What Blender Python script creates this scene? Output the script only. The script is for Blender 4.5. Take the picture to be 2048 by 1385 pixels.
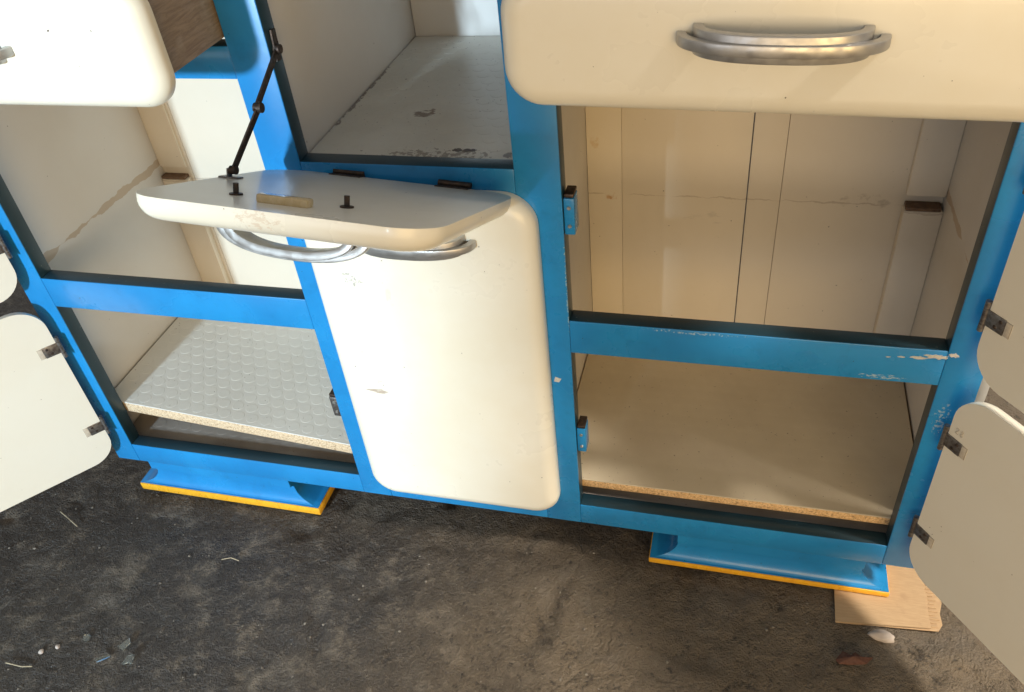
import bpy, bmesh, math, random
from mathutils import Vector, Matrix, noise
random.seed(7)
for o in list(bpy.data.objects): bpy.data.objects.remove(o)
sc = bpy.context.scene
COL = sc.collection
FZ = 0.46            # measured heights are counted from the upper rail edge; FZ lifts them to the floor (z = 0)

# ------------------------------------------------------------------ camera
cd = bpy.data.cameras.new('camera'); cam = bpy.data.objects.new('camera', cd); COL.objects.link(cam)
R = ((0.96592284, 0.24231098, -0.09098606), (0.08616119, -0.63250057, -0.76975274), (-0.24406827, 0.73568228, -0.63182455))
cx, cy, cz = Vector(R[0]), -Vector(R[1]), -Vector(R[2])
M = Matrix((cx, cy, cz)).transposed().to_4x4()
M.translation = Vector((0.18152612, -0.77600608, 0.61916341 + FZ))
cam.matrix_world = M
cd.sensor_width = 36; cd.lens = 1663.276 / 2048 * 36; cd.clip_start = 0.02; cd.clip_end = 200
sc.camera = cam
# ------------------------------------------------------------------ light
w = bpy.data.worlds.new('World'); sc.world = w; w.use_nodes = True
bg = w.node_tree.nodes['Background']; bg.inputs[0].default_value = (1.0, 0.945, 0.87, 1); bg.inputs[1].default_value = 0.39

def aim(o, target):
    d = Vector(target) - o.location
    o.rotation_euler = d.to_track_quat('-Z', 'Y').to_euler()
def lamp(name, kind, loc, target, power, col, **kw):
    l = bpy.data.lights.new(name, kind); o = bpy.data.objects.new(name, l); COL.objects.link(o)
    o.location = loc; aim(o, target); l.energy = power; l.color = col
    for k, v in kw.items(): setattr(l, k, v)
    return o
# daylight through a far opening, front left of the cabinet, a little above it
tgt = Vector((-1.22, 0, FZ - 0.02)); dirn = Vector((0.15, 1, -0.21)).normalized()
lamp('window_light', 'SPOT', Vector((-0.40, 0, FZ)) - dirn * 5.0, tgt, 1330, (0.66, 0.86, 1.0), spot_size=math.radians(25.8), spot_blend=0.06, shadow_soft_size=0.15)
# added fill lamps, not real sources: soft cool front left, warm front right
lamp('front_fill', 'AREA', (-0.7, -3.5, 0.74), (0, 0, 0.35), 15, (0.95, 0.97, 1.0), shape='RECTANGLE', size=2.2, size_y=1.2)
lamp('warm_bounce_fill', 'AREA', (1.1, -2.4, 0.78), (0.25, 0, 0.4), 34, (1.0, 0.69, 0.31), shape='RECTANGLE', size=1.7, size_y=1.2)  # added in place of sunlight bouncing up off the floor
# warm sun falling on the floor beside the right-hand doors
lamp('sun_through_door', 'SPOT', (3.2, -0.9, 3.2), (0.84, -0.30, 0), 11000, (1.0, 0.90, 0.76), spot_size=math.radians(11.6), spot_blend=1.0, shadow_soft_size=1.0)
vs = sc.view_settings; vs.view_transform = 'Standard'; vs.look = 'None'; vs.exposure = 0.0; vs.gamma = 1.0; vs.use_curve_mapping = False
sc.render.engine = 'CYCLES'
cy_ = sc.cycles; cy_.use_adaptive_sampling = True; cy_.adaptive_threshold = 0.025; cy_.use_denoising = True
cy_.max_bounces = 6; cy_.diffuse_bounces = 4; cy_.glossy_bounces = 3; cy_.transmission_bounces = 4; cy_.caustics_reflective = False; cy_.caustics_refractive = False

# ------------------------------------------------------------------ materials
def new_mat(name):
    m = bpy.data.materials.new(name); m.use_nodes = True
    nt = m.node_tree; b = nt.nodes['Principled BSDF']; return m, nt, b
def N(nt, t, **kw):
    n = nt.nodes.new(t)
    for k, v in kw.items():
        if k in ('i',):
            for kk, vv in v.items(): n.inputs[kk].default_value = vv
        else: setattr(n, k, v)
    return n
def L(nt, a, b): nt.links.new(a, b)
def pos(nt): return N(nt, 'ShaderNodeNewGeometry').outputs['Position']
def nz(nt, scale, detail=4, rough=0.55, vec=None, dist=0.0):
    n = N(nt, 'ShaderNodeTexNoise'); n.inputs['Scale'].default_value = scale; n.inputs['Detail'].default_value = detail
    n.inputs['Roughness'].default_value = rough; n.inputs['Distortion'].default_value = dist
    L(nt, vec if vec is not None else pos(nt), n.inputs['Vector']); return n.outputs['Fac']
def ramp(nt, fac, p0, p1, v0=0.0, v1=1.0):
    m = N(nt, 'ShaderNodeMapRange', interpolation_type='SMOOTHSTEP'); m.clamp = True
    L(nt, fac, m.inputs[0]); m.inputs[1].default_value = p0; m.inputs[2].default_value = p1; m.inputs[3].default_value = v0; m.inputs[4].default_value = v1
    return m.outputs[0]
def math_(nt, op, a, b=None, c=None):
    m = N(nt, 'ShaderNodeMath', operation=op)
    for i, v in enumerate((a, b, c)):
        if v is None: continue
        if isinstance(v, (int, float)): m.inputs[i].default_value = v
        else: L(nt, v, m.inputs[i])
    return m.outputs[0]
def mixc(nt, fac, a, b):
    m = N(nt, 'ShaderNodeMix', data_type='RGBA'); m.clamp_factor = True
    if isinstance(fac, (int, float)): m.inputs[0].default_value = fac
    else: L(nt, fac, m.inputs[0])
    for i, v in ((6, a), (7, b)):
        if isinstance(v, tuple): m.inputs[i].default_value = (*v, 1) if len(v) == 3 else v
        else: L(nt, v, m.inputs[i])
    return m.outputs[2]
def bump(nt, b, h, strength, dist):
    n = N(nt, 'ShaderNodeBump'); n.inputs['Strength'].default_value = strength; n.inputs['Distance'].default_value = dist
    L(nt, h, n.inputs['Height']); L(nt, n.outputs[0], b.inputs['Normal'])
def blot(nt, centre, radii, scale, thr=(0.5, 0.62), stretch=None):
    """mask of a stain: ragged noise inside an ellipsoid at a place of the room"""
    radii = tuple(r * 1.25 for r in radii)
    if thr[0] > 0.33: thr = (thr[0] - 0.13, thr[1] - 0.13)
    p = pos(nt)
    s = N(nt, 'ShaderNodeVectorMath', operation='SUBTRACT'); L(nt, p, s.inputs[0]); s.inputs[1].default_value = centre
    d = N(nt, 'ShaderNodeVectorMath', operation='DIVIDE'); L(nt, s.outputs[0], d.inputs[0]); d.inputs[1].default_value = radii
    ln = N(nt, 'ShaderNodeVectorMath', operation='LENGTH'); L(nt, d.outputs[0], ln.inputs[0])
    inside = ramp(nt, ln.outputs['Value'], 0.15, 1.0, 1.0, 0.0)
    vec = p
    if stretch:
        q = N(nt, 'ShaderNodeVectorMath', operation='MULTIPLY'); L(nt, p, q.inputs[0]); q.inputs[1].default_value = stretch; vec = q.outputs[0]
    n_ = nz(nt, scale, 5, 0.65, vec)
    n_ = math_(nt, 'MULTIPLY_ADD', n_, 2.0, -0.5)
    k = math_(nt, 'ADD', n_, math_(nt, 'MULTIPLY', math_(nt, 'SUBTRACT', inside, 1.0), 1.1))
    return ramp(nt, k, thr[0], thr[1])
def paint(name, col, col2, rough=0.28, coat=0.0, specks=0.0, speck_col=(0.12, 0.09, 0.07), stains=(), peel=0.04, bands=(), yellow=0.0):
    m, nt, b = new_mat(name)
    mott = nz(nt, 5, 5, 0.62)
    c = mixc(nt, ramp(nt, mott, 0.3, 0.7), col, col2)
    if name.startswith('blue'):
        c = mixc(nt, ramp(nt, nz(nt, 26, 4, 0.7), 0.5, 0.75, 0, 0.35), c, tuple(x * 0.62 for x in col2))
    if specks:
        sp = ramp(nt, nz(nt, 210, 1, 0.5), specks, specks + 0.03)
        c = mixc(nt, sp, c, speck_col)
    for (cen, rad, scale, thr, sc_, amt, stretch) in stains:
        c = mixc(nt, math_(nt, 'MULTIPLY', blot(nt, cen, rad, scale, thr, stretch), amt), c, sc_)
    for (z0, half, colb, amt, ymin) in bands:      # peeled or grubby line left by a shelf that is gone
        sx = N(nt, 'ShaderNodeSeparateXYZ'); L(nt, pos(nt), sx.inputs[0])
        zz = math_(nt, 'ADD', sx.outputs[2], math_(nt, 'MULTIPLY', math_(nt, 'SUBTRACT', nz(nt, 40, 4, 0.6), 0.5), 0.012))
        dd = math_(nt, 'ABSOLUTE', math_(nt, 'SUBTRACT', zz, z0))
        wd = math_(nt, 'MULTIPLY', ramp(nt, nz(nt, 14, 2), 0.36, 0.66), half)
        msk = math_(nt, 'LESS_THAN', dd, wd)
        c = mixc(nt, math_(nt, 'MULTIPLY', msk, amt), c, colb)
    L(nt, c, b.inputs['Base Color'])
    r = ramp(nt, mott, 0.3, 0.75, rough * 0.8, rough * 1.35); L(nt, r, b.inputs['Roughness'])
    b.inputs['Coat Weight'].default_value = coat; b.inputs['Coat Roughness'].default_value = 0.12
    if peel: bump(nt, b, nz(nt, 75, 1), peel, 0.002)
    return m
Z = FZ
WHITE_MARKS = [
    ((-0.262, -0.02, Z + 0.055), (0.035, 0.03, 0.03), 170, (0.64, 0.74), (0.20, 0.19, 0.18), 0.6, None),
    ((-0.225, -0.02, Z + 0.03), (0.06, 0.03, 0.05), 90, (0.72, 0.82), (0.45, 0.43, 0.41), 0.35, (1, 1, 0.35)),
    ((-0.272, -0.02, Z - 0.133), (0.035, 0.03, 0.010), 60, (0.50, 0.62), (0.34, 0.24, 0.18), 0.75, (0.6, 1, 4)),
    ((-0.262, -0.02, Z - 0.115), (0.012, 0.03, 0.006), 60, (0.48, 0.60), (0.34, 0.26, 0.2), 0.6, (0.6, 1, 4)),
    ((0.02, -0.12, Z + 0.33), (0.03, 0.03, 0.02), 60, (0.62, 0.70), (0.45, 0.36, 0.25), 0.5, None)]
M_white = paint('cream_enamel', (0.83, 0.80, 0.70), (0.79, 0.74, 0.61), 0.30, 0.25, 0.80, peel=0.03)
M_white_marked = paint('cream_enamel_scuffed', (0.83, 0.80, 0.70), (0.79, 0.74, 0.61), 0.30, 0.25, 0.80, stains=WHITE_MARKS[:4], peel=0.03)
M_door_in = paint('door_inner_paint', (0.80, 0.755, 0.65), (0.77, 0.715, 0.60), 0.5, 0.0, 0.80, (0.4, 0.33, 0.27), peel=0.05)
M_flap_in = paint('flap_inner_paint', (0.82, 0.785, 0.69), (0.74, 0.70, 0.60), 0.3, 0.2, 0.80, peel=0.04)
M_edge = paint('worn_edge_enamel', (0.83, 0.80, 0.70), (0.79, 0.74, 0.61), 0.30, 0.25, 0.80,
               stains=[((-0.20, -0.262, Z + 0.285), (0.055, 0.03, 0.025), 220, (0.56, 0.74), (0.62, 0.48, 0.35), 0.5, (0.7, 1, 1.4))], peel=0.03)
BLUE = dict(col=(0.020, 0.275, 0.63), col2=(0.013, 0.200, 0.50), rough=0.27, coat=0.30, specks=0.775, speck_col=(0.02, 0.03, 0.06), peel=0.05)
M_blue = paint('blue_gloss_paint', **BLUE)
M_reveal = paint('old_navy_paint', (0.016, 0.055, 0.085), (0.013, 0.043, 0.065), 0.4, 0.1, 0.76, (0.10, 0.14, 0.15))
PALE = (0.50, 0.60, 0.63)
M_blue_centre = paint('blue_gloss_paint_chipped', **BLUE, stains=[((0.0, 0.0, Z + 0.05), (0.004, 0.02, 0.17), 220, (0.60, 0.68), (0.35, 0.52, 0.58), 0.7, None)])
M_blue_right = paint('blue_gloss_paint_worn', **BLUE, stains=[((0.434, 0, Z - 0.10), (0.02, 0.01, 0.06), 260, (0.66, 0.72), (0.40, 0.52, 0.58), 0.7, None)])
M_blue_rail = paint('blue_gloss_paint_scuffed', **BLUE, stains=[((0.36, 0, Z - 0.044), (0.06, 0.01, 0.008), 300, (0.64, 0.70), PALE, 0.7, (0.5, 1, 1.6)),
            ((0.15, 0, Z - 0.003), (0.14, 0.01, 0.005), 300, (0.66, 0.72), PALE, 0.6, None)])
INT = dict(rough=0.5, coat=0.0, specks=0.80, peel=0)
M_int = paint('interior_paint', (0.72, 0.70, 0.675), (0.69, 0.665, 0.635), **INT)  # here and on the sides, grey tint cancels the warm ambient light
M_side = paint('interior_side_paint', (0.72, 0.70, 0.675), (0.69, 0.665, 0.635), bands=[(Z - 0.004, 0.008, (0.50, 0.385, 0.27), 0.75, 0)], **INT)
M_back = paint('interior_back_paint', (0.76, 0.69, 0.585), (0.73, 0.655, 0.545), bands=[(Z - 0.035, 0.0016, (0.40, 0.31, 0.23), 0.45, 0)],  # same interior paint with warm lamp light tinted into its colour
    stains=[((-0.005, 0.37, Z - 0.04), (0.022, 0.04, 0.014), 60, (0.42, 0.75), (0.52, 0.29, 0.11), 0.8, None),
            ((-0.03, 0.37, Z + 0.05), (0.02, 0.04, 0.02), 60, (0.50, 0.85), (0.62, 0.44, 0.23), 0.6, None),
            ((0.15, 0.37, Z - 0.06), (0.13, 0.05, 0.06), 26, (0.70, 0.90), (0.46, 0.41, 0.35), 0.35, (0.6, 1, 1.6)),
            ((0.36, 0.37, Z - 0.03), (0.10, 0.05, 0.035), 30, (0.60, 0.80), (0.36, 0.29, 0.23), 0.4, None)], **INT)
def simple(name, col, rough, metal=0.0, col2=None, scale=40, bumpv=0.1, coat=0.0, p=(0.35, 0.7)):
    m, nt, b = new_mat(name)
    c = mixc(nt, ramp(nt, nz(nt, scale, 5, 0.65), *p), col, col2 or tuple(x * 0.75 for x in col)); L(nt, c, b.inputs['Base Color'])
    b.inputs['Metallic'].default_value = metal; b.inputs['Coat Weight'].default_value = coat
    L(nt, ramp(nt, nz(nt, scale * 1.7, 4), 0.3, 0.75, rough * 0.75, rough * 1.35), b.inputs['Roughness'])
    bump(nt, b, nz(nt, scale * 3, 4), bumpv, 0.0008); return m
M_chrome = simple('dull_aluminium', (0.47, 0.46, 0.45), 0.38, 0.8, (0.42, 0.41, 0.40), 60, 0.03)
M_iron = simple('dark_iron', (0.050, 0.042, 0.038), 0.5, 0.7, (0.11, 0.07, 0.05), 160, 0.3)
M_hinge = simple('worn_hinge_steel', (0.30, 0.29, 0.28), 0.38, 0.85, (0.15, 0.12, 0.11), 220, 0.2)
M_pale = simple('bare_hinge_recess', (0.62, 0.55, 0.45), 0.7, 0, (0.5, 0.43, 0.34), 200)
M_yellow = simple('yellow_trim_paint', (0.80, 0.42, 0.025), 0.32, 0, (0.72, 0.34, 0.02), 60, 0.05, 0.2)
M_wood_bare = simple('bare_brown_wood', (0.19, 0.115, 0.07), 0.7, 0, (0.12, 0.07, 0.045), 90)
M_screw = simple('pale_screw', (0.55, 0.55, 0.52), 0.4, 0.8, (0.4, 0.38, 0.35), 300)
M_bone = simple('cream_plastic', (0.62, 0.50, 0.30), 0.25, 0, (0.55, 0.42, 0.22), 80, 0.02, 0.5)

def lino(name, col, col2, stains=()):
    m, nt, b = new_mat(name)
    c = mixc(nt, ramp(nt, nz(nt, 9, 4), 0.3, 0.72), col, col2)
    c = mixc(nt, ramp(nt, nz(nt, 230, 1), 0.74, 0.78, 0, 0.7), c, (0.16, 0.12, 0.09))
    for (cen, rad, scale, thr, sc_, amt, stretch) in stains:
        c = mixc(nt, math_(nt, 'MULTIPLY', blot(nt, cen, rad, scale, thr, stretch), amt), c, sc_)
    L(nt, c, b.inputs['Base Color']); b.inputs['Roughness'].default_value = 0.34
    return m
M_lino = lino('grey_studded_lino', (0.76, 0.755, 0.72), (0.70, 0.69, 0.65))
M_lino_r = lino('beige_studded_lino', (0.64, 0.565, 0.43), (0.57, 0.495, 0.37))
M_lino_b = lino('shaded_brown_lino', (0.40, 0.37, 0.34), (0.30, 0.265, 0.235))  # brown lino, darkened in colour for the shade under the shelves
M_lino_c = lino('dirty_grey_lino', (0.78, 0.755, 0.68), (0.68, 0.65, 0.57), stains=[
    ((-0.205, 0.15, Z + 0.195), (0.028, 0.03, 0.03), 70, (0.47, 0.60), (0.16, 0.10, 0.07), 0.8, (0.7, 1.5, 1)),
    ((-0.125, 0.055, Z + 0.195), (0.035, 0.008, 0.02), 90, (0.38, 0.46), (0.05, 0.035, 0.03), 0.95, None),
    ((-0.065, 0.045, Z + 0.195), (0.02, 0.015, 0.02), 90, (0.46, 0.56), (0.12, 0.08, 0.06), 0.8, None),
    ((-0.15, 0.04, Z + 0.195), (0.14, 0.035, 0.02), 130, (0.58, 0.64), (0.20, 0.15, 0.11), 0.7, None),
    ((-0.31, 0.2, Z + 0.195), (0.008, 0.25, 0.02), 90, (0.50, 0.58), (0.14, 0.10, 0.08), 0.8, None)])
def chip_mat(name, ca, cb):
    m, nt, b = new_mat(name)
    v = N(nt, 'ShaderNodeTexVoronoi'); v.inputs['Scale'].default_value = 420; L(nt, pos(nt), v.inputs['Vector'])
    c = mixc(nt, ramp(nt, nz(nt, 300, 3), 0.3, 0.7), ca, cb)
    c = mixc(nt, ramp(nt, v.outputs['Distance'], 0.55, 0.9, 0, 0.7), c, (0.25, 0.15, 0.08))
    L(nt, c, b.inputs['Base Color']); b.inputs['Roughness'].default_value = 0.8
    bump(nt, b, nz(nt, 400, 4), 0.4, 0.001); return m
M_chip = chip_mat('chipboard_edge', (0.74, 0.60, 0.42), (0.55, 0.40, 0.25)); M_chip_r = chip_mat('warm_lit_chipboard_edge', (0.80, 0.56, 0.30), (0.60, 0.37, 0.17))  # second one: warm light from the right put into the chipboard colour
def wood_mat():
    m, nt, b = new_mat('grubby_plywood')
    q = N(nt, 'ShaderNodeVectorMath', operation='MULTIPLY'); L(nt, pos(nt), q.inputs[0]); q.inputs[1].default_value = (20, 3.0, 28)
    g = nz(nt, 8, 7, 0.75, q.outputs[0], 0.6)
    c = mixc(nt, ramp(nt, g, 0.35, 0.65), (0.36, 0.275, 0.195), (0.24, 0.175, 0.12))
    c = mixc(nt, ramp(nt, nz(nt, 18, 4), 0.55, 0.75, 0, 0.6), c, (0.52, 0.47, 0.38))
    L(nt, c, b.inputs['Base Color']); b.inputs['Roughness'].default_value = 0.62
    bump(nt, b, g, 0.25, 0.002); return m
M_ply = wood_mat()
def floor_mat():
    m, nt, b = new_mat('stained_concrete')
    sx = N(nt, 'ShaderNodeSeparateXYZ'); L(nt, pos(nt), sx.inputs[0])
    big = nz(nt, 2.4, 6, 0.62); mid = nz(nt, 16, 8, 0.76); fine = nz(nt, 95, 4, 0.8); grit = nz(nt, 330, 2, 0.7)
    # darker concrete on the left, paler on the right
    side_tone = math_(nt, 'ADD', math_(nt, 'MULTIPLY', sx.outputs[0], 0.8), math_(nt, 'MULTIPLY', math_(nt, 'SUBTRACT', big, 0.5), 2.0))
    c = mixc(nt, ramp(nt, side_tone, -0.55, 0.70), (0.040, 0.032, 0.026), (0.215, 0.168, 0.115))
    c = mixc(nt, ramp(nt, mid, 0.50, 0.66, 0, 0.8), c, (0.205, 0.168, 0.128))
    c = mixc(nt, ramp(nt, mid, 0.46, 0.35, 0, 0.8), c, (0.020, 0.016, 0.013))
    c = mixc(nt, ramp(nt, fine, 0.55, 0.72, 0, 0.55), c, (0.25, 0.205, 0.155))
    c = mixc(nt, ramp(nt, fine, 0.46, 0.30, 0, 0.9), c, (0.012, 0.010, 0.009))
    c = mixc(nt, ramp(nt, grit, 0.60, 0.72, 0, 0.4), c, (0.30, 0.26, 0.215))
    c = mixc(nt, ramp(nt, nz(nt, 6.5, 7, 0.72), 0.53, 0.68, 0, 0.55), c, (0.22, 0.19, 0.155))
    # a few cracks
    q = N(nt, 'ShaderNodeVectorMath', operation='ADD'); L(nt, pos(nt), q.inputs[0])
    nzc = N(nt, 'ShaderNodeTexNoise'); nzc.inputs['Scale'].default_value = 7; nzc.inputs['Detail'].default_value = 5; nzc.inputs['Roughness'].default_value = 0.7; L(nt, pos(nt), nzc.inputs['Vector'])
    qs = N(nt, 'ShaderNodeVectorMath', operation='SCALE'); L(nt, nzc.outputs['Color'], qs.inputs[0]); qs.inputs['Scale'].default_value = 0.09; L(nt, qs.outputs[0], q.inputs[1])
    v = N(nt, 'ShaderNodeTexVoronoi', feature='DISTANCE_TO_EDGE'); v.inputs['Scale'].default_value = 2.1; L(nt, q.outputs[0], v.inputs['Vector'])
    crack = math_(nt, 'MULTIPLY', ramp(nt, v.outputs['Distance'], 0.0, 0.010, 1, 0), ramp(nt, big, 0.46, 0.58))
    c = mixc(nt, math_(nt, 'MULTIPLY', crack, 0.12), c, (0.012, 0.010, 0.009))
    c = mixc(nt, 0.22, c, (0.012, 0.010, 0.009))
    L(nt, c, b.inputs['Base Color'])
    L(nt, ramp(nt, mid, 0.3, 0.7, 0.28, 0.66), b.inputs['Roughness'])
    h = math_(nt, 'ADD', math_(nt, 'MULTIPLY', fine, 0.6), math_(nt, 'ADD', math_(nt, 'MULTIPLY', grit, 0.25), math_(nt, 'MULTIPLY', crack, -0.10)))
    h = math_(nt, 'ADD', h, math_(nt, 'MULTIPLY', mid, 0.45))
    bump(nt, b, h, 1.0, 0.012); return m
M_floor = floor_mat()
def card_mat():
    m, nt, b = new_mat('cardboard')
    q = N(nt, 'ShaderNodeVectorMath', operation='MULTIPLY'); L(nt, pos(nt), q.inputs[0]); q.inputs[1].default_value = (6, 60, 6)
    c = mixc(nt, ramp(nt, nz(nt, 10, 5, 0.7, q.outputs[0]), 0.3, 0.7), (0.50, 0.35, 0.205), (0.43, 0.29, 0.165))
    c = mixc(nt, ramp(nt, nz(nt, 40, 4), 0.6, 0.75, 0, 0.4), c, (0.34, 0.21, 0.12))
    L(nt, c, b.inputs['Base Color']); b.inputs['Roughness'].default_value = 0.85; return m
M_card = card_mat()
def glass_mat():
    m, nt, b = new_mat('broken_glass'); b.inputs['Base Color'].default_value = (0.85, 0.92, 0.90, 1)
    b.inputs['Transmission Weight'].default_value = 0.95; b.inputs['Roughness'].default_value = 0.06; b.inputs['IOR'].default_value = 1.5; return m
M_glass = glass_mat()
M_stone = simple('white_stone', (0.47, 0.41, 0.37), 0.7, 0, (0.45, 0.39, 0.35), 120, 0.3)
M_grit = simple('pale_grit', (0.22, 0.20, 0.17), 0.8, 0, (0.09, 0.075, 0.06), 30, 0.2, p=(0.42, 0.6))
M_leaf = simple('rust_red_chip', (0.13, 0.055, 0.036), 0.75, 0, (0.075, 0.036, 0.026), 120, 0.5)
M_straw = simple('dry_straw', (0.42, 0.36, 0.25), 0.7, 0, (0.30, 0.25, 0.17), 120)
M_pencil = simple('pencil_line', (0.50, 0.44, 0.36), 0.7, 0, (0.56, 0.50, 0.41), 300)

# ------------------------------------------------------------------ mesh helpers (heights given relative to the rail, lifted by FZ)
def finish(bm, name, mats, parent=None, smooth_angle=None, kind=None, label=None, keep_origin=False, world=False):
    me = bpy.data.meshes.new(name)
    if not world: bmesh.ops.translate(bm, verts=bm.verts, vec=(0, 0, FZ))
    lo = Vector((min(v.co[i] for v in bm.verts) for i in range(3))); hi = Vector((max(v.co[i] for v in bm.verts) for i in range(3)))
    c = (lo + hi) / 2
    bmesh.ops.translate(bm, verts=bm.verts, vec=-c)
    bmesh.ops.recalc_face_normals(bm, faces=bm.faces)
    if smooth_angle is not None:
        for f in bm.faces: f.smooth = True
    bm.to_mesh(me); bm.free()
    if smooth_angle is not None: me.set_sharp_from_angle(angle=math.radians(smooth_angle))
    for m in (mats if isinstance(mats, (list, tuple)) else [mats]): me.materials.append(m)
    o = bpy.data.objects.new(name, me); COL.objects.link(o)
    o.location = c
    if parent:
        o.parent = parent
        o.location = c - wloc(parent)
    o['wl'] = [*c]
    if kind: o['kind'] = kind
    if label: o['label'] = label
    return o
def wloc(o): return Vector(o['wl'])
def add_box(bm, x0, x1, y0, y1, z0, z1, bev=0.0, mi=0, seg=2):
    r = bmesh.ops.create_cube(bm, size=1.0)
    vs_ = r['verts']
    for v in vs_:
        v.co = Vector(((x0 + x1) / 2 + v.co.x * (x1 - x0), (y0 + y1) / 2 + v.co.y * (y1 - y0), (z0 + z1) / 2 + v.co.z * (z1 - z0)))
    fs = {f for v in vs_ for f in v.link_faces}
    for f in fs: f.material_index = mi
    if bev:
        es = list({e for v in vs_ for e in v.link_edges})
        bmesh.ops.bevel(bm, geom=es, offset=bev, segments=seg, affect='EDGES', profile=0.5, clamp_overlap=True)
def box(name, x0, x1, y0, y1, z0, z1, mats, parent, bev=0.0012, **kw):
    bm = bmesh.new(); add_box(bm, x0, x1, y0, y1, z0, z1, bev)
    return finish(bm, name, mats, parent, smooth_angle=40 if bev else None, **kw)
def add_cyl(bm, p0, p1, r0, r1=None, n=12, mi=0, cap=True):
    p0, p1 = Vector(p0), Vector(p1); r1 = r0 if r1 is None else r1
    d = (p1 - p0).normalized(); a = d.orthogonal().normalized(); b = d.cross(a)
    A = [bm.verts.new(p0 + (a * math.cos(t) + b * math.sin(t)) * r0) for t in [2 * math.pi * k / n for k in range(n)]]
    B = [bm.verts.new(p1 + (a * math.cos(t) + b * math.sin(t)) * r1) for t in [2 * math.pi * k / n for k in range(n)]]
    for k in range(n):
        f = bm.faces.new((A[k], A[(k + 1) % n], B[(k + 1) % n], B[k])); f.material_index = mi
    if cap:
        bm.faces.new(A[::-1]).material_index = mi; bm.faces.new(B).material_index = mi
def rrect(w, h, r, n=9):
    pts = []
    for (cx_, cy_, a0) in ((w - r, h - r, 0), (r, h - r, 90), (r, r, 180), (w - r, r, 270)):
        for k in range(n + 1):
            t = math.radians(a0 + 90 * k / n); pts.append((cx_ + r * math.cos(t), cy_ + r * math.sin(t)))
    return pts
def slab(bm, W, H, rc, t, ins, dep, to3, nb=8):
    """rounded panel: flat back (local d = 0), soft rounded front edge at d = t; to3 maps (u, w, d)"""
    rings = []
    def ring(e, d):
        q = rrect(W - 2 * e, H - 2 * e, max(rc - e, 0.004))
        return [bm.verts.new(to3(u + e, v + e, d)) for u, v in q]
    rings.append((ring(0.0, 0.0), 1)); rings.append((ring(0.0, t - dep), 0))
    for k in range(1, nb + 1):
        a = math.pi / 2 * k / nb
        rings.append((ring(ins * (1 - math.cos(a)), t - dep + dep * math.sin(a)), 0))
    n = len(rings[0][0])
    for (A, _), (B, _) in zip(rings[:-1], rings[1:]):
        for k in range(n):
            bm.faces.new((A[k], A[(k + 1) % n], B[(k + 1) % n], B[k])).material_index = 0
    bm.faces.new(rings[0][0][::-1]).material_index = 1      # flat back = the inner side
    bm.faces.new(rings[-1][0]).material_index = 0
def handle(parent, to3, uc, wc, d0, name='handle', Ls=1.0):
    """bow handle in two steps: a tall short bow with a longer slim bow through it; to3 maps (u, w, d)"""
    bm = bmesh.new()
    def bow(Lh, D, hgt, th, n=40, p=2.4, endh=1.0):
        secs = []
        for k in range(n + 1):
            ph = math.pi * k / n
            c_, s_ = math.cos(ph), math.sin(ph)
            u = -Lh * math.copysign(abs(c_) ** (2 / p), c_); d = D * abs(s_) ** (2 / p) if s_ > 1e-9 else 0.0
            secs.append((u, d))
        prev = None
        for k, (u, d) in enumerate(secs):
            a = secs[max(k - 1, 0)]; b = secs[min(k + 1, n)]
            tx, ty = b[0] - a[0], b[1] - a[1]; l = math.hypot(tx, ty) or 1; nx, ny = -ty / l, tx / l   # outward
            s = abs(u) / Lh; hh = hgt * (1 - (1 - endh) * s ** 3) / 2
            prof = []
            for (sx_, sy_) in ((-1, -1), (1, -1), (1, 1), (-1, 1)):
                for q in range(3):
                    ang = {(-1, -1): 180, (1, -1): 270, (1, 1): 0, (-1, 1): 90}[(sx_, sy_)] + 45 * q
                    rr = 0.0010
                    prof.append((sx_ * (th / 2 - rr) + rr * math.cos(math.radians(ang)), sy_ * (hh - rr) + rr * math.sin(math.radians(ang))))
            cur = [bm.verts.new(to3(uc + Ls * (u + nx * pt[0]), wc + pt[1], d0 + max(d + ny * pt[0], -0.001))) for pt in prof]
            if prev:
                m = len(cur)
                for j in range(m): bm.faces.new((prev[j], prev[(j + 1) % m], cur[(j + 1) % m], cur[j]))
            else: bm.faces.new(cur[::-1])
            prev = cur
        bm.faces.new(prev)
    bow(0.062, 0.0250, 0.021, 0.008)
    bow(0.0745, 0.0278, 0.0095, 0.0078, endh=0.9)
    return finish(bm, name, M_chrome, parent, smooth_angle=28)
def rod(bm, pts, r, n=8):
    for a, b in zip(pts[:-1], pts[1:]): add_cyl(bm, a, b, r, n=n)

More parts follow.
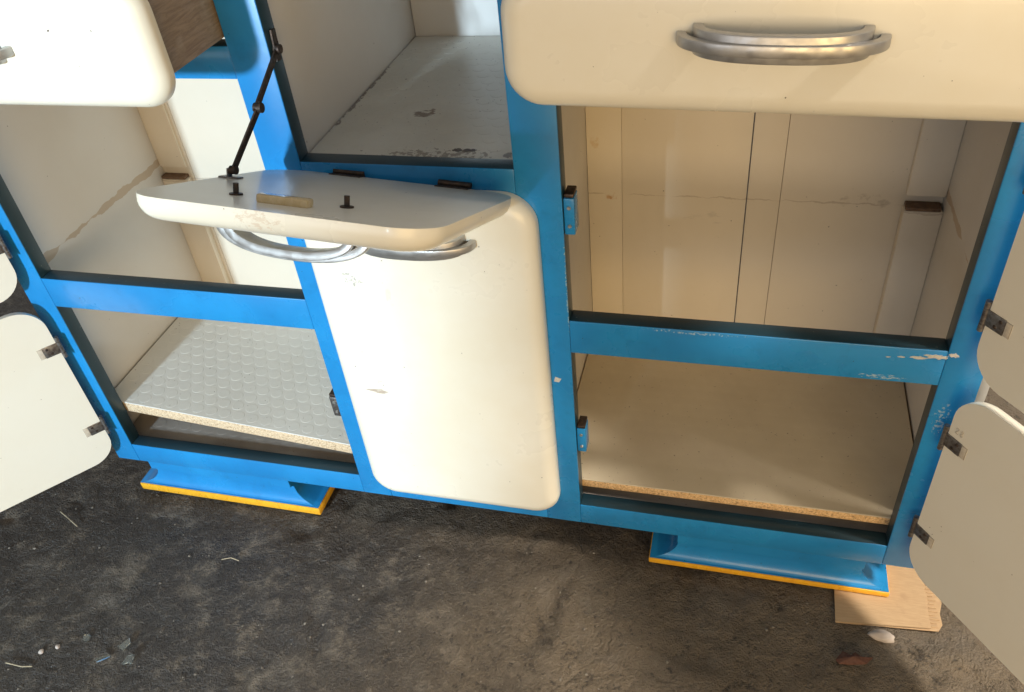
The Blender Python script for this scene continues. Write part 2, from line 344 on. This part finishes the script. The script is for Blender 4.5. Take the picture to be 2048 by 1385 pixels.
# ------------------------------------------------------------------ floor
def build_floor():
    def axis(lo, hi, a, b, step):
        xs = [lo]; 
        k = 1.0
        out = []
        v = a
        while v > lo: out.append(v); k *= 1.5; v -= step * k
        out.append(lo); out = out[::-1]
        v = a + step
        while v < b: out.append(v); v += step
        k = 1.0
        while v < hi: out.append(v); k *= 1.5; v += step * k
        out.append(hi); return out
    xs = axis(-12, 12, -1.15, 0.85, 0.0065); ys = axis(-12, 12, -0.55, 0.12, 0.0065)
    vs_, fs = [], []
    for y in ys:
        for x in xs:
            p = Vector((x, y, 0.0))
            h = 0.0045 * noise.fractal(p * 6, 0.9, 2.1, 5) + 0.0022 * noise.fractal(p * 32 + Vector((9, 3, 1)), 0.8, 2.0, 4)
            pit = noise.noise(p * 15 + Vector((3, 8, 2)))
            if pit > 0.38: h -= (pit - 0.38) * 0.02
            vs_.append((x, y, min(h - 0.0035, -0.0004)))
    nx = len(xs)
    for j in range(len(ys) - 1):
        for i in range(nx - 1):
            a = j * nx + i; fs.append((a, a + 1, a + 1 + nx, a + nx))
    me = bpy.data.meshes.new('floor'); me.from_pydata(vs_, [], fs); me.shade_smooth(); me.materials.append(M_floor)
    o = bpy.data.objects.new('floor', me); COL.objects.link(o); o['kind'] = 'structure'
    return o
build_floor()

# ------------------------------------------------------------------ cabinet
cab = bpy.data.objects.new('kitchen_cabinet', None); COL.objects.link(cab)
cab.location = (-0.175, 0.2, 0); cab['wl'] = [-0.175, 0.2, 0]; cab.empty_display_size = 0.2
cab['label'] = 'blue and cream painted kitchen cabinet with open doors, drawers and drop-down flap'; cab['category'] = 'cabinet'

XA, XB, XH, XI, XF, XG = -0.773, -0.353, -0.305, -0.051, 0.0, 0.42
ZC, ZD, ZE, ZB, ZT, ZK, TOP = 0.0, -0.05, -0.343, -0.383, 0.298, 0.201, 0.475
XL, XR = -0.816, 0.462
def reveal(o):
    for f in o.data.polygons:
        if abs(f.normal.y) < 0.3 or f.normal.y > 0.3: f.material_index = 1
    return o
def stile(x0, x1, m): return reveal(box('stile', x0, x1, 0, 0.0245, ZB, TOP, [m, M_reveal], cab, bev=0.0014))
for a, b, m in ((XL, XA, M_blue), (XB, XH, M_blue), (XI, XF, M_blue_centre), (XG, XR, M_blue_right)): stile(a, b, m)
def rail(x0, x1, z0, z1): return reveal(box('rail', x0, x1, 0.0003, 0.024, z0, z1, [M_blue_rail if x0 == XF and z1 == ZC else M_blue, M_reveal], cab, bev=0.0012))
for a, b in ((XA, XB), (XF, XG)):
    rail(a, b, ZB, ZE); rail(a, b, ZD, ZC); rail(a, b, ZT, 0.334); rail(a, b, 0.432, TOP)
rail(XH, XI, ZB, ZE); rail(XH, XI, 0.150, ZK); rail(XH, XI, 0.450, TOP)
# places where the blue has flaked off down to the pale undercoat
M_under = simple('pale_undercoat', (0.62, 0.59, 0.53), 0.7, 0, (0.45, 0.44, 0.42), 300)
def flake(cx_, cz_, rx, rz, seed, sharp=0):
    rnd = random.Random(seed); n = 22 if not sharp else sharp
    pts = [(cx_ + rx * math.cos(2 * math.pi * k / n + 0.5) * rnd.uniform(0.45, 1.15), cz_ + rz * math.sin(2 * math.pi * k / n + 0.5) * rnd.uniform(0.45, 1.15)) for k in range(n)]
    bm = bmesh.new()
    A = [bm.verts.new((x, -0.00025, z)) for x, z in pts]; B = [bm.verts.new((x, 0.0006, z)) for x, z in pts]
    bm.faces.new(A); bm.faces.new(B[::-1])
    for k in range(n): bm.faces.new((A[k], B[k], B[(k + 1) % n], A[(k + 1) % n]))
    finish(bm, 'paint_chip', M_under, cab)
flake(-0.0195, -0.098, 0.0062, 0.0055, 5, sharp=4)
flake(0.409, -0.0085, 0.0125, 0.0036, 2); flake(0.392, -0.0115, 0.010, 0.0022, 3); flake(0.4265, -0.0045, 0.0055, 0.0036, 4)
flake(0.3745, -0.0125, 0.004, 0.0012, 6); flake(0.361, -0.0140, 0.003, 0.0010, 8)
# carcass
SL, SR = -0.81, 0.467     # inner faces of the side walls
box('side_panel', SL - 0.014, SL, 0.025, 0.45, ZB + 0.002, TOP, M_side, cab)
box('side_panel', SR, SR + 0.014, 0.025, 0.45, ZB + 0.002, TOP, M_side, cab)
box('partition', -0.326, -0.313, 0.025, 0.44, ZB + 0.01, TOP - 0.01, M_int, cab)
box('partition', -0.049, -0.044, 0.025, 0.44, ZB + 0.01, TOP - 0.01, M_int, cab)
box('top_board', SL - 0.014, SR + 0.014, 0.025, 0.452, TOP + 0.001, TOP + 0.022, M_blue, cab)
def boards(x0, x1, y, cuts, mat):
    """back boards side by side; each cut is (x, gap)"""
    xs = [(x0, 0.0)] + cuts + [(x1, 0.0)]
    for k, ((a, ga), (b, gb)) in enumerate(zip(xs[:-1], xs[1:])):
        box('back_board', a + ga / 2 + 0.0001, b - gb / 2 - 0.0001, y + (0.0008 if k % 2 else 0.0), y + 0.012, ZB + 0.01, TOP - 0.01, mat, cab, bev=0.0005)
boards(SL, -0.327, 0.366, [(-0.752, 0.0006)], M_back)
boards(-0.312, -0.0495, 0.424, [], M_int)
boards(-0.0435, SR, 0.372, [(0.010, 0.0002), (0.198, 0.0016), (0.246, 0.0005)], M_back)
# corner battens in two lengths, with the bare wood where a middle shelf used to sit
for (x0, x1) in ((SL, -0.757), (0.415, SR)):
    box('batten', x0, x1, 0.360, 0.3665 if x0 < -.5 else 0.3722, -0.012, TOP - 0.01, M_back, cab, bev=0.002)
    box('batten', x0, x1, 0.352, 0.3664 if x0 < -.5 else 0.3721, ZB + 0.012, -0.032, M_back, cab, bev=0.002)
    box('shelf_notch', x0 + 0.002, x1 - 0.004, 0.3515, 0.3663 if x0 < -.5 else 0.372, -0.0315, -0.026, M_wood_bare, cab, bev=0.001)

def mat_studs(bm, W, D, z, pitch, r, h, mi, to3, m=0.006):
    rows = int((D - 2 * m) / (pitch * 0.866)); 
    for j in range(rows + 1):
        y = m + r + j * pitch * 0.866
        if y + r > D - m: break
        x = m + r + (pitch / 2 if j % 2 else 0)
        while x + r < W - m:
            rr = [(r, 0.0), (r * 0.975, h * 0.8), (r * 0.93, h)]
            prev = None
            for (rad, hh) in rr:
                cur = [bm.verts.new(to3(x + rad * math.cos(2 * math.pi * k / 18), y + rad * math.sin(2 * math.pi * k / 18), z - 0.0004 + (0.0005 + hh if hh else 0))) for k in range(18)]
                if prev:
                    for k in range(18): bm.faces.new((prev[k], prev[(k + 1) % 18], cur[(k + 1) % 18], cur[k])).material_index = mi
                prev = cur
            bm.faces.new(prev).material_index = mi
            x += pitch
def shelf(name, x0, x1, y0, y1, ztop, thick, mat, edge, roll=0.0, studs=0.00022, matm=0.0):
    """board of chipboard with a thin studded lino sheet on it; roll tips it about its front-left edge"""
    ca, sa = math.cos(roll), math.sin(roll)
    T = lambda u, v, d: Vector((x0 + u * ca - d * sa * -1 * 0 + d * sa, y0 + v, ztop - u * sa + d * ca))
    Wd, Dp = (x1 - x0) / ca, y1 - y0
    bm = bmesh.new(); add_box(bm, 0, Wd, 0, Dp, -thick, 0, 0.0008)
    for v in bm.verts: v.co = T(*v.co)
    s = finish(bm, name, edge, cab, smooth_angle=40)
    bm = bmesh.new(); add_box(bm, 0.001, Wd - 0.001, matm, Dp - 0.002, 0.0002, 0.0022, 0.0005)
    for v in bm.verts: v.co = T(*v.co)
    mat_studs(bm, Wd, Dp, 0.0021, 0.0245, 0.0098, studs, 0, T)
    finish(bm, 'rubber_mat', mat, s, smooth_angle=4)
    return s
shelf('shelf', SL + 0.003, -0.329, 0.027, 0.355, -0.2675, 0.0185, M_lino, M_chip, roll=math.radians(5.1))
shelf('shelf', -0.043, SR - 0.002, 0.026, 0.366, -0.3165, 0.013, M_lino_r, M_chip_r, studs=0.00004)
shelf('bottom_board', SL + 0.001, -0.328, 0.0252, 0.362, -0.352, 0.014, M_lino_b, M_wood_bare, matm=0.003)
shelf('bottom_board', -0.0435, SR - 0.001, 0.0252, 0.368, -0.352, 0.014, M_lino_b, M_wood_bare, matm=0.003)
shelf('shelf', -0.312, -0.0495, 0.0252, 0.4235, 0.192, 0.016, M_lino_c, M_chip, studs=0.0002)

# ------------------------------------------------------------------ doors
HN = 0
def hinge(parent, to3, w, flip=False):
    """small butt hinge: pin at the hanging edge, plate on the inner side of the door (local u, w, d; d = 0 is the inner side)"""
    bm = bmesh.new()
    for v in ():
        pass
    def bx(u0, u1, w0, w1, d0, d1, mi, bev=0.0005):
        b2 = bmesh.new(); add_box(b2, u0, u1, w0, w1, d0, d1, bev, mi)
        for v in b2.verts: v.co = to3(*v.co)
        me = bpy.data.meshes.new('tmp'); b2.to_mesh(me); b2.free(); bm.from_mesh(me); bpy.data.meshes.remove(me)
    bx(-0.002, 0.021, w - 0.0095, w + 0.0095, -0.0014, 0.0004, 0)
    bx(0.0212, 0.0285, w - 0.0088, w + 0.0088, -0.0008, 0.0003, 1, 0.0003)
    add_cyl(bm, to3(-0.0035, w - 0.0095, -0.0005), to3(-0.0035, w + 0.0095, -0.0005), 0.0030, n=10)
    add_cyl(bm, to3(-0.0035, w - 0.019, -0.0005), to3(-0.0035, w - 0.0102, -0.0005), 0.0032, n=10)
    add_cyl(bm, to3(-0.0035, w + 0.0102, -0.0005), to3(-0.0035, w + 0.019, -0.0005), 0.0032, n=10)
    for (uu, ww) in ((0.0155, 0.0045), (0.011, -0.0045)):
        add_cyl(bm, to3(uu, w + ww, -0.0013), to3(uu, w + ww, -0.0021), 0.0023, 0.0016, n=10, mi=2)
    return finish(bm, 'hinge', [M_hinge, M_pale, M_iron], parent, smooth_angle=40)
def door(side, z0, z1, hx, hy, ang, hinges, marks=None, label=None):
    """ang = angle of the opened door's width direction in plan"""
    a = math.radians(ang); U = Vector((math.cos(a), math.sin(a), 0)); Nn = Vector((math.sin(a), -math.cos(a), 0))   # outer side
    inner = Vector((0.0, -0.3, 0)) - Vector((hx, hy, 0))
    if Nn.dot(inner) > 0: Nn = -Nn
    T = lambda u, w_, d: Vector((hx, hy, z0)) + U * u + Vector((0, 0, w_)) + Nn * d
    bm = bmesh.new(); slab(bm, 0.458, z1 - z0, 0.040, 0.021, 0.020, 0.016, T)
    o = finish(bm, 'door', [M_white, M_door_in], cab, smooth_angle=35, label=label)
    for h in hinges: hinge(o, T, h - z0)
    if marks:
        bm = bmesh.new()
        for (pts) in marks:
            for p, q in zip(pts[:-1], pts[1:]):
                P, Q = T(p[0], p[1] - z0, -0.0004), T(q[0], q[1] - z0, -0.0004)
                add_cyl(bm, P, Q, 0.00045, n=5)
        finish(bm, 'pencil_mark', M_pencil, o)
    return o
def digits(u, z, s=1.0):
    two = [(0, 4), (1, 5), (2, 4.4), (1.6, 3), (0, 0.6), (2.1, 0.3)]
    eight = [(4.6, 2.8), (5.5, 4), (4.6, 5), (3.8, 4), (4.6, 2.8), (5.6, 1.4), (4.6, 0.2), (3.6, 1.4), (4.6, 2.8)]
    k = 0.0018 * s
    return [[(u + a * k, z + b * k) for a, b in two], [(u + a * k, z + b * k) for a, b in eight]]
LAL, LAR = -129.4, -52.9
door('l', -0.014, 0.292, -0.7905, -0.0165, LAL, (0.064, 0.215), label='upper left door swung open')
door('l', -0.352, -0.038, -0.7905, -0.0165, LAL, (-0.117, -0.283), label='lower left door swung open')
door('r', -0.014, 0.292, 0.4405, -0.0165, LAR, (0.062, 0.222), label='upper right door swung open')
door('r', -0.352, -0.038, 0.4405, -0.0165, LAR, (-0.115, -0.278), marks=digits(0.008, -0.098), label='lower right door swung open')
# closed door under the flap
T0 = lambda x0, z0, y0: (lambda u, w_, d: Vector((x0 + u, y0 - d, z0 + w_)))
T = T0(-0.322, -0.355, -0.0005)
bm = bmesh.new(); slab(bm, 0.294, 0.530, 0.040, 0.0205, 0.020, 0.016, T)
cdoor = finish(bm, 'door', [M_white_marked, M_door_in], cab, smooth_angle=35, label='closed narrow door below the flap')
handle(cdoor, T, 0.147, 0.474, 0.0205)

# ------------------------------------------------------------------ drawers
def drawer(x0, x1, z0, z1, pull, label, du=0.0, hw=0.067):
    T = T0(x0, z0, -pull + 0.021)
    bm = bmesh.new(); slab(bm, x1 - x0, z1 - z0, 0.034, 0.021, 0.020, 0.017, T)
    o = finish(bm, 'drawer', [M_white, M_door_in], cab, smooth_angle=35, label=label)
    handle(o, T, (x1 - x0) / 2 - 0.006 + du, hw, 0.021)
    yb, ye = -pull + 0.0212, 0.30
    xl, xr, zb, zt = x0 + 0.025, x1 - 0.0215, z0 + 0.0195, z1 - 0.02
    box('side_board', xr - 0.012, xr, yb, ye, zb, zt, M_ply, o); box('side_board', xl, xl + 0.012, yb, ye, zb, zt, M_ply, o)
    box('back_board', xl + 0.0125, xr - 0.0125, ye - 0.012, ye, zb + 0.001, zt - 0.01, M_ply, o)
    box('bottom_board', xl + 0.0125, xr - 0.0125, yb + 0.0005, ye - 0.0125, zb + 0.006, zb + 0.010, M_ply, o)
    return o
drawer(-0.812, -0.335, 0.322, 0.445, 0.140, 'left drawer pulled out', du=0.016, hw=0.060)
dr = drawer(-0.020, 0.440, 0.318, 0.430, 0.112, 'right drawer pulled out a little')
dr.rotation_euler.y = math.radians(1.2); dr.location.z -= 0.004        # it sags to the right on its runner

# ------------------------------------------------------------------ drop-down flap over the narrow door
O = Vector((-0.3307, -0.0018, 0.1939)); Fu = Vector((0.2848, -0.009, -0.0166)).normalized()
a = 0.4052; Fw = Vector((0, -math.cos(a), math.sin(a))); Fw = (Fw - Fu * Fu.dot(Fw)).normalized(); Fn = Fu.cross(Fw)
if Fn.z > 0: Fn = -Fn                                                        # outer side points down
TF = lambda u, w_, d: O + Fu * u + Fw * w_ + Fn * d
bm = bmesh.new(); slab(bm, 0.288, 0.271, 0.040, 0.022, 0.018, 0.018, TF)
flap = finish(bm, 'flap', [M_edge, M_flap_in], cab, smooth_angle=35, label='drop-down flap hanging half open')
handle(flap, TF, 0.131, 0.205, 0.022)
for (u, w_) in ((0.077, 0.209), (0.185, 0.206)):
    bm = bmesh.new(); add_cyl(bm, TF(u, w_, 0.001), TF(u, w_, -0.0014), 0.0062, n=14); add_cyl(bm, TF(u, w_, -0.001), TF(u, w_, -0.0105), 0.0026, n=10)
    finish(bm, 'handle_bolt', M_iron, flap, smooth_angle=40)
bm = bmesh.new(); add_box(bm, 0.112, 0.162, 0.222, 0.234, -0.0075, 0.0005, 0.002)
for v in bm.verts: v.co = TF(*v.co)
finish(bm, 'catch_tab', M_bone, flap, smooth_angle=40)
for u in (0.085, 0.212):
    bm = bmesh.new(); add_box(bm, u - 0.019, u + 0.019, -0.004, 0.009, -0.0012, 0.0004, 0.0004)
    for v in bm.verts: v.co = TF(*v.co)
    add_cyl(bm, TF(u - 0.019, -0.005, -0.003), TF(u + 0.019, -0.005, -0.003), 0.0036, n=10)
    finish(bm, 'hinge', M_iron, flap, smooth_angle=40)
# folding stay
p1, p2, p3 = Vector((-0.3015, 0.012, 0.327)), Vector((-0.301, -0.057, 0.292)), TF(0.012, 0.116, -0.008)
bm = bmesh.new()
def bar(bm, a_, b_, wd, th):
    d = (b_ - a_).normalized(); s = Vector((1, 0, 0)); t_ = d.cross(s).normalized()
    vv = [[bm.verts.new(p + t_ * wd * i + s * th * j) for i, j in ((-1, -1), (1, -1), (1, 1), (-1, 1))] for p in (a_, b_)]
    for k in range(4): bm.faces.new((vv[0][k], vv[0][(k + 1) % 4], vv[1][(k + 1) % 4], vv[1][k]))
    bm.faces.new(vv[0][::-1]); bm.faces.new(vv[1])
bar(bm, p1, p2 + (p2 - p1).normalized() * 0.006, 0.0036, 0.0011)
bar(bm, p2 + Vector((0.0024, 0, 0)) - (p3 - p2).normalized() * 0.006, p3 + Vector((0.0024, 0, 0)), 0.0036, 0.0011)
add_cyl(bm, p2 + Vector((-0.002, 0, 0)), p2 + Vector((0.0065, 0, 0)), 0.0052, n=14)
add_cyl(bm, p1 + Vector((-0.003, 0, 0)), p1 + Vector((0.004, 0, 0)), 0.0050, n=14)
add_cyl(bm, p3 + Vector((-0.001, 0, 0)), p3 + Vector((0.006, 0, 0)), 0.0045, n=14)
bar(bm, p1 + Vector((-0.001, 0.002, 0.020)), p1 + Vector((-0.001, -0.001, -0.012)), 0.0045, 0.0010)
finish(bm, 'stay', M_iron, flap, smooth_angle=35)
bm = bmesh.new(); add_box(bm, 0.000, 0.022, 0.110, 0.122, -0.0016, 0.0003, 0.0005)
add_box(bm, 0.0085, 0.0105, 0.112, 0.120, -0.010, -0.001, 0.0004)
for v in bm.verts: v.co = TF(*v.co)
finish(bm, 'stay_plate', M_hinge, flap, smooth_angle=40)

# ------------------------------------------------------------------ catches on the inner edges of the openings
def catch(x0, x1, z0, z1, y0=0.004, metal=False):
    o = box('catch', x0, x1, y0, 0.026, z0, z1, M_hinge if metal else M_blue, cab, bev=0.0016)
    box('cap', x0 + 0.001, x1 - 0.0006, y0 + 0.001, 0.0258, z1 + 0.0004, z1 + 0.005, M_iron, o, bev=0.001)
    for zz in (z0 + (z1 - z0) * 0.25, z0 + (z1 - z0) * 0.75):
        bm = bmesh.new(); add_cyl(bm, ((x0 + x1) / 2, y0 + 0.0004, zz), ((x0 + x1) / 2, y0 - 0.0012, zz), 0.0026, 0.002, n=10)
        finish(bm, 'screw', M_screw, o, smooth_angle=40)
    return o
catch(0.0003, 0.0125, 0.120, 0.166)
catch(0.0003, 0.0125, -0.232, -0.188)
catch(-0.3665, -0.3533, -0.218, -0.180, metal=True)

# ------------------------------------------------------------------ feet
def foot(x0, x1, zb):
    y0, y1 = 0.0, 0.36
    bm = bmesh.new(); rings = []
    prof = [(-0.4432, 0.0, 0.0)]
    for k in range(0, 11):
        t = math.pi / 2 * k / 10; prof.append((-0.4425 + 0.030 * (1 - math.cos(t)), 0.011 * math.sin(t), 0.040 * math.sin(t)))
    for k in range(1, 7):
        t = math.pi / 2 * k / 6; prof.append((-0.4125 + 0.012 * math.sin(t), 0.011 - 0.0095 * (1 - math.cos(t)), 0.040))
    prof += [(ZB - 0.0005, 0.0014, 0.040)]
    for (z, i, si) in prof:
        rings.append([bm.verts.new(c) for c in ((x0 + si, y0 + i, z), (x1 - si, y0 + i, z), (x1 - si, y1 - i, z), (x0 + si, y1 - i, z))])
    for A, B in zip(rings[:-1], rings[1:]):
        for k in range(4): bm.faces.new((A[k], A[(k + 1) % 4], B[(k + 1) % 4], B[k]))
    bm.faces.new(rings[0][::-1]); bm.faces.new(rings[-1])
    o = finish(bm, 'foot', M_blue, cab, smooth_angle=30)
    box('trim', x0 - 0.0015, x1 + 0.0015, y0 - 0.0015, y1 + 0.0015, zb, -0.4440, M_yellow, o, bev=0.002)
    return o
foot(-0.798, -0.450, -0.4598); foot(0.103, 0.440, -0.4545)

# ------------------------------------------------------------------ things on the floor
def tag(o, label, cat, group=None):
    o['label'] = label; o['category'] = cat
    if group: o['group'] = group
    return o
# cardboard: two liners with torn corrugations showing at the right
bm = bmesh.new()
def prism(bm, pts, z0, z1, mi=0):
    A = [bm.verts.new((x, y, z0)) for x, y in pts]; B = [bm.verts.new((x, y, z1)) for x, y in pts]
    n = len(pts)
    for k in range(n): bm.faces.new((A[k], A[(k + 1) % n], B[(k + 1) % n], B[k])).material_index = mi
    bm.faces.new(A[::-1]).material_index = mi; bm.faces.new(B).material_index = mi
prism(bm, [(0.368, -0.053), (0.493, -0.040), (0.492, -0.015), (0.4935, 0.010), (0.491, 0.03), (0.486, 0.075), (0.37, 0.065)], 0.0034, 0.0044)
prism(bm, [(0.369, -0.052), (0.503, -0.041), (0.509, -0.030), (0.508, -0.012), (0.5125, 0.006), (0.509, 0.030), (0.503, 0.075), (0.371, 0.064)], 0.0003, 0.0012)
for k in range(12):
    y = -0.036 + k * 0.0062; xe = 0.505 + random.uniform(-.004, .003)
    add_cyl(bm, (0.46, y, 0.0022), (xe, y + 0.001, 0.0020), 0.0013, n=8)
tag(finish(bm, 'cardboard', M_card, world=True), 'torn brown cardboard sheet lying under the right foot of the cabinet', 'cardboard')
def lump(name, mat, loc, size, rz, seed, sub=3, flat=1.0, amp=0.35):
    bm = bmesh.new(); bmesh.ops.create_icosphere(bm, subdivisions=sub, radius=1.0)
    for v in bm.verts:
        d = v.co.normalized(); k = 1 + amp * noise.noise(d * 1.6 + Vector((seed, seed * 2, 0)))
        v.co = Vector((d.x * k * size[0], d.y * k * size[1], d.z * k * size[2]))
    bmesh.ops.rotate(bm, verts=bm.verts, matrix=Matrix.Rotation(rz, 3, 'Z'))
    lo = min(v.co.z for v in bm.verts)
    bmesh.ops.translate(bm, verts=bm.verts, vec=(loc[0], loc[1], loc[2] - lo))
    return finish(bm, name, mat, smooth_angle=60, world=True)
tag(lump('stone', M_stone, (0.428, -0.064, -0.003), (0.017, 0.0085, 0.006), -0.1, 3), 'whitish oblong stone on the floor in front of the cardboard', 'stone')
# rusty chip: a thin buckled flake
bm = bmesh.new()
out = [(-0.022, -0.006), (-0.012, 0.010), (-0.002, 0.004), (0.004, 0.011), (0.012, 0.006), (0.026, 0.007), (0.017, -0.004), (-0.004, -0.009), (-0.018, -0.011)]
top = [bm.verts.new((0.388 + x, -0.106 + y, 0.004 + 0.004 * noise.noise(Vector((x * 60, y * 60, 1))))) for x, y in out]
bot = [bm.verts.new((v.co.x, v.co.y, v.co.z - 0.0022)) for v in top]
ct = bm.verts.new((0.389, -0.105, 0.0085)); cb = bm.verts.new((0.389, -0.105, 0.001))
for k in range(len(out)):
    j = (k + 1) % len(out); bm.faces.new((top[k], top[j], ct)); bm.faces.new((bot[j], bot[k], cb)); bm.faces.new((top[j], top[k], bot[k], bot[j]))
tag(finish(bm, 'rusty_flake', M_leaf, world=True), 'rust-red jagged flake on the floor below the white stone', 'flake')
def shard(pts, loc, th, tilt, label):
    bm = bmesh.new(); prism(bm, pts, 0, th)
    bmesh.ops.bevel(bm, geom=list(bm.edges), offset=th * 0.15, segments=1, affect='EDGES')
    bmesh.ops.rotate(bm, verts=bm.verts, matrix=Matrix.Rotation(tilt[0], 3, 'X') @ Matrix.Rotation(tilt[1], 3, 'Y'))
    lo = min(v.co.z for v in bm.verts)
    bmesh.ops.translate(bm, verts=bm.verts, vec=(loc[0], loc[1], -0.0035 - lo))
    return tag(finish(bm, 'glass_shard', M_glass, world=True), label, 'glass shard', 'pieces of broken glass on the floor')
shard([(-0.009, -0.006), (0.004, -0.011), (0.011, 0.002), (0.003, 0.010)], (-0.646, -0.281), 0.003, (0.1, -0.12), 'squarish piece of broken glass, the upper right one of the group on the floor')
shard([(-0.009, -0.007), (0.003, -0.002), (0.009, -0.006), (0.008, 0.010), (-0.003, 0.007)], (-0.622, -0.305), 0.004, (0.35, -0.2), 'crinkled bright piece of broken glass at the right of the group')
shard([(-0.008, -0.007), (-0.002, -0.009), (0.009, 0.008), (0.005, 0.009)], (-0.665, -0.310), 0.003, (-0.2, 0.3), 'narrow sliver of broken glass standing proud of the dark floor')
shard([(-0.004, -0.004), (0.004, -0.006), (0.007, 0.003), (0.0, 0.007), (-0.006, 0.003)], (-0.712, -0.284), 0.003, (0.2, 0.1), 'small rounded piece of broken glass, the upper left one of the group')
for k, (x, y, s, lb) in enumerate(((-0.768, -0.318, 0.0042, 'tiny yellowish pebble at the far left of the floor'), (-0.748, -0.306, 0.0036, 'tiny white pebble just right of the yellowish one'))):
    tag(lump('pebble', M_stone, (x, y, -0.004), (s, s, s * 0.8), 0.4 * k, 5 + k, sub=2), lb, 'pebble', 'pebbles on the floor')
def straw(pts, r, label):
    bm = bmesh.new(); rod(bm, [Vector(p) for p in pts], r, 6)
    tag(finish(bm, 'straw', M_straw, smooth_angle=60, world=True), label, 'straw', 'bits of straw on the floor')
straw([(-0.920, -0.075, 0.0005), (-0.900, -0.084, 0.002), (-0.868, -0.098, 0.0002)], 0.0010, 'thin straw on the dark floor beside the lower left door')
straw([(-0.575, -0.115, 0.0002), (-0.560, -0.110, 0.002), (-0.545, -0.112, 0.0005)], 0.0008, 'short curled straw on the floor in front of the left foot')
straw([(-0.810, -0.345, 0.0), (-0.780, -0.346, 0.001), (-0.765, -0.342, 0.0)], 0.0010, 'thin straw at the bottom left edge of the floor')
# grit
bm = bmesh.new()
for k in range(520):
    x, y = random.uniform(-1.1, 0.75), random.uniform(-0.45, 0.02)
    s = random.choice((0.0007, 0.001, 0.001, 0.0014, 0.0022))
    r = bmesh.ops.create_icosphere(bm, subdivisions=1, radius=s)
    for v in r['verts']: v.co = Vector((v.co.x * random.uniform(.7, 1.4) + x, v.co.y * random.uniform(.7, 1.4) + y, v.co.z * 0.7 - 0.0028))
g = finish(bm, 'grit', M_grit, world=True); g['kind'] = 'stuff'; g['label'] = 'fine pale grit scattered over the concrete floor'; g['category'] = 'grit'

for o in bpy.data.objects:
    if 'wl' in o: del o['wl']
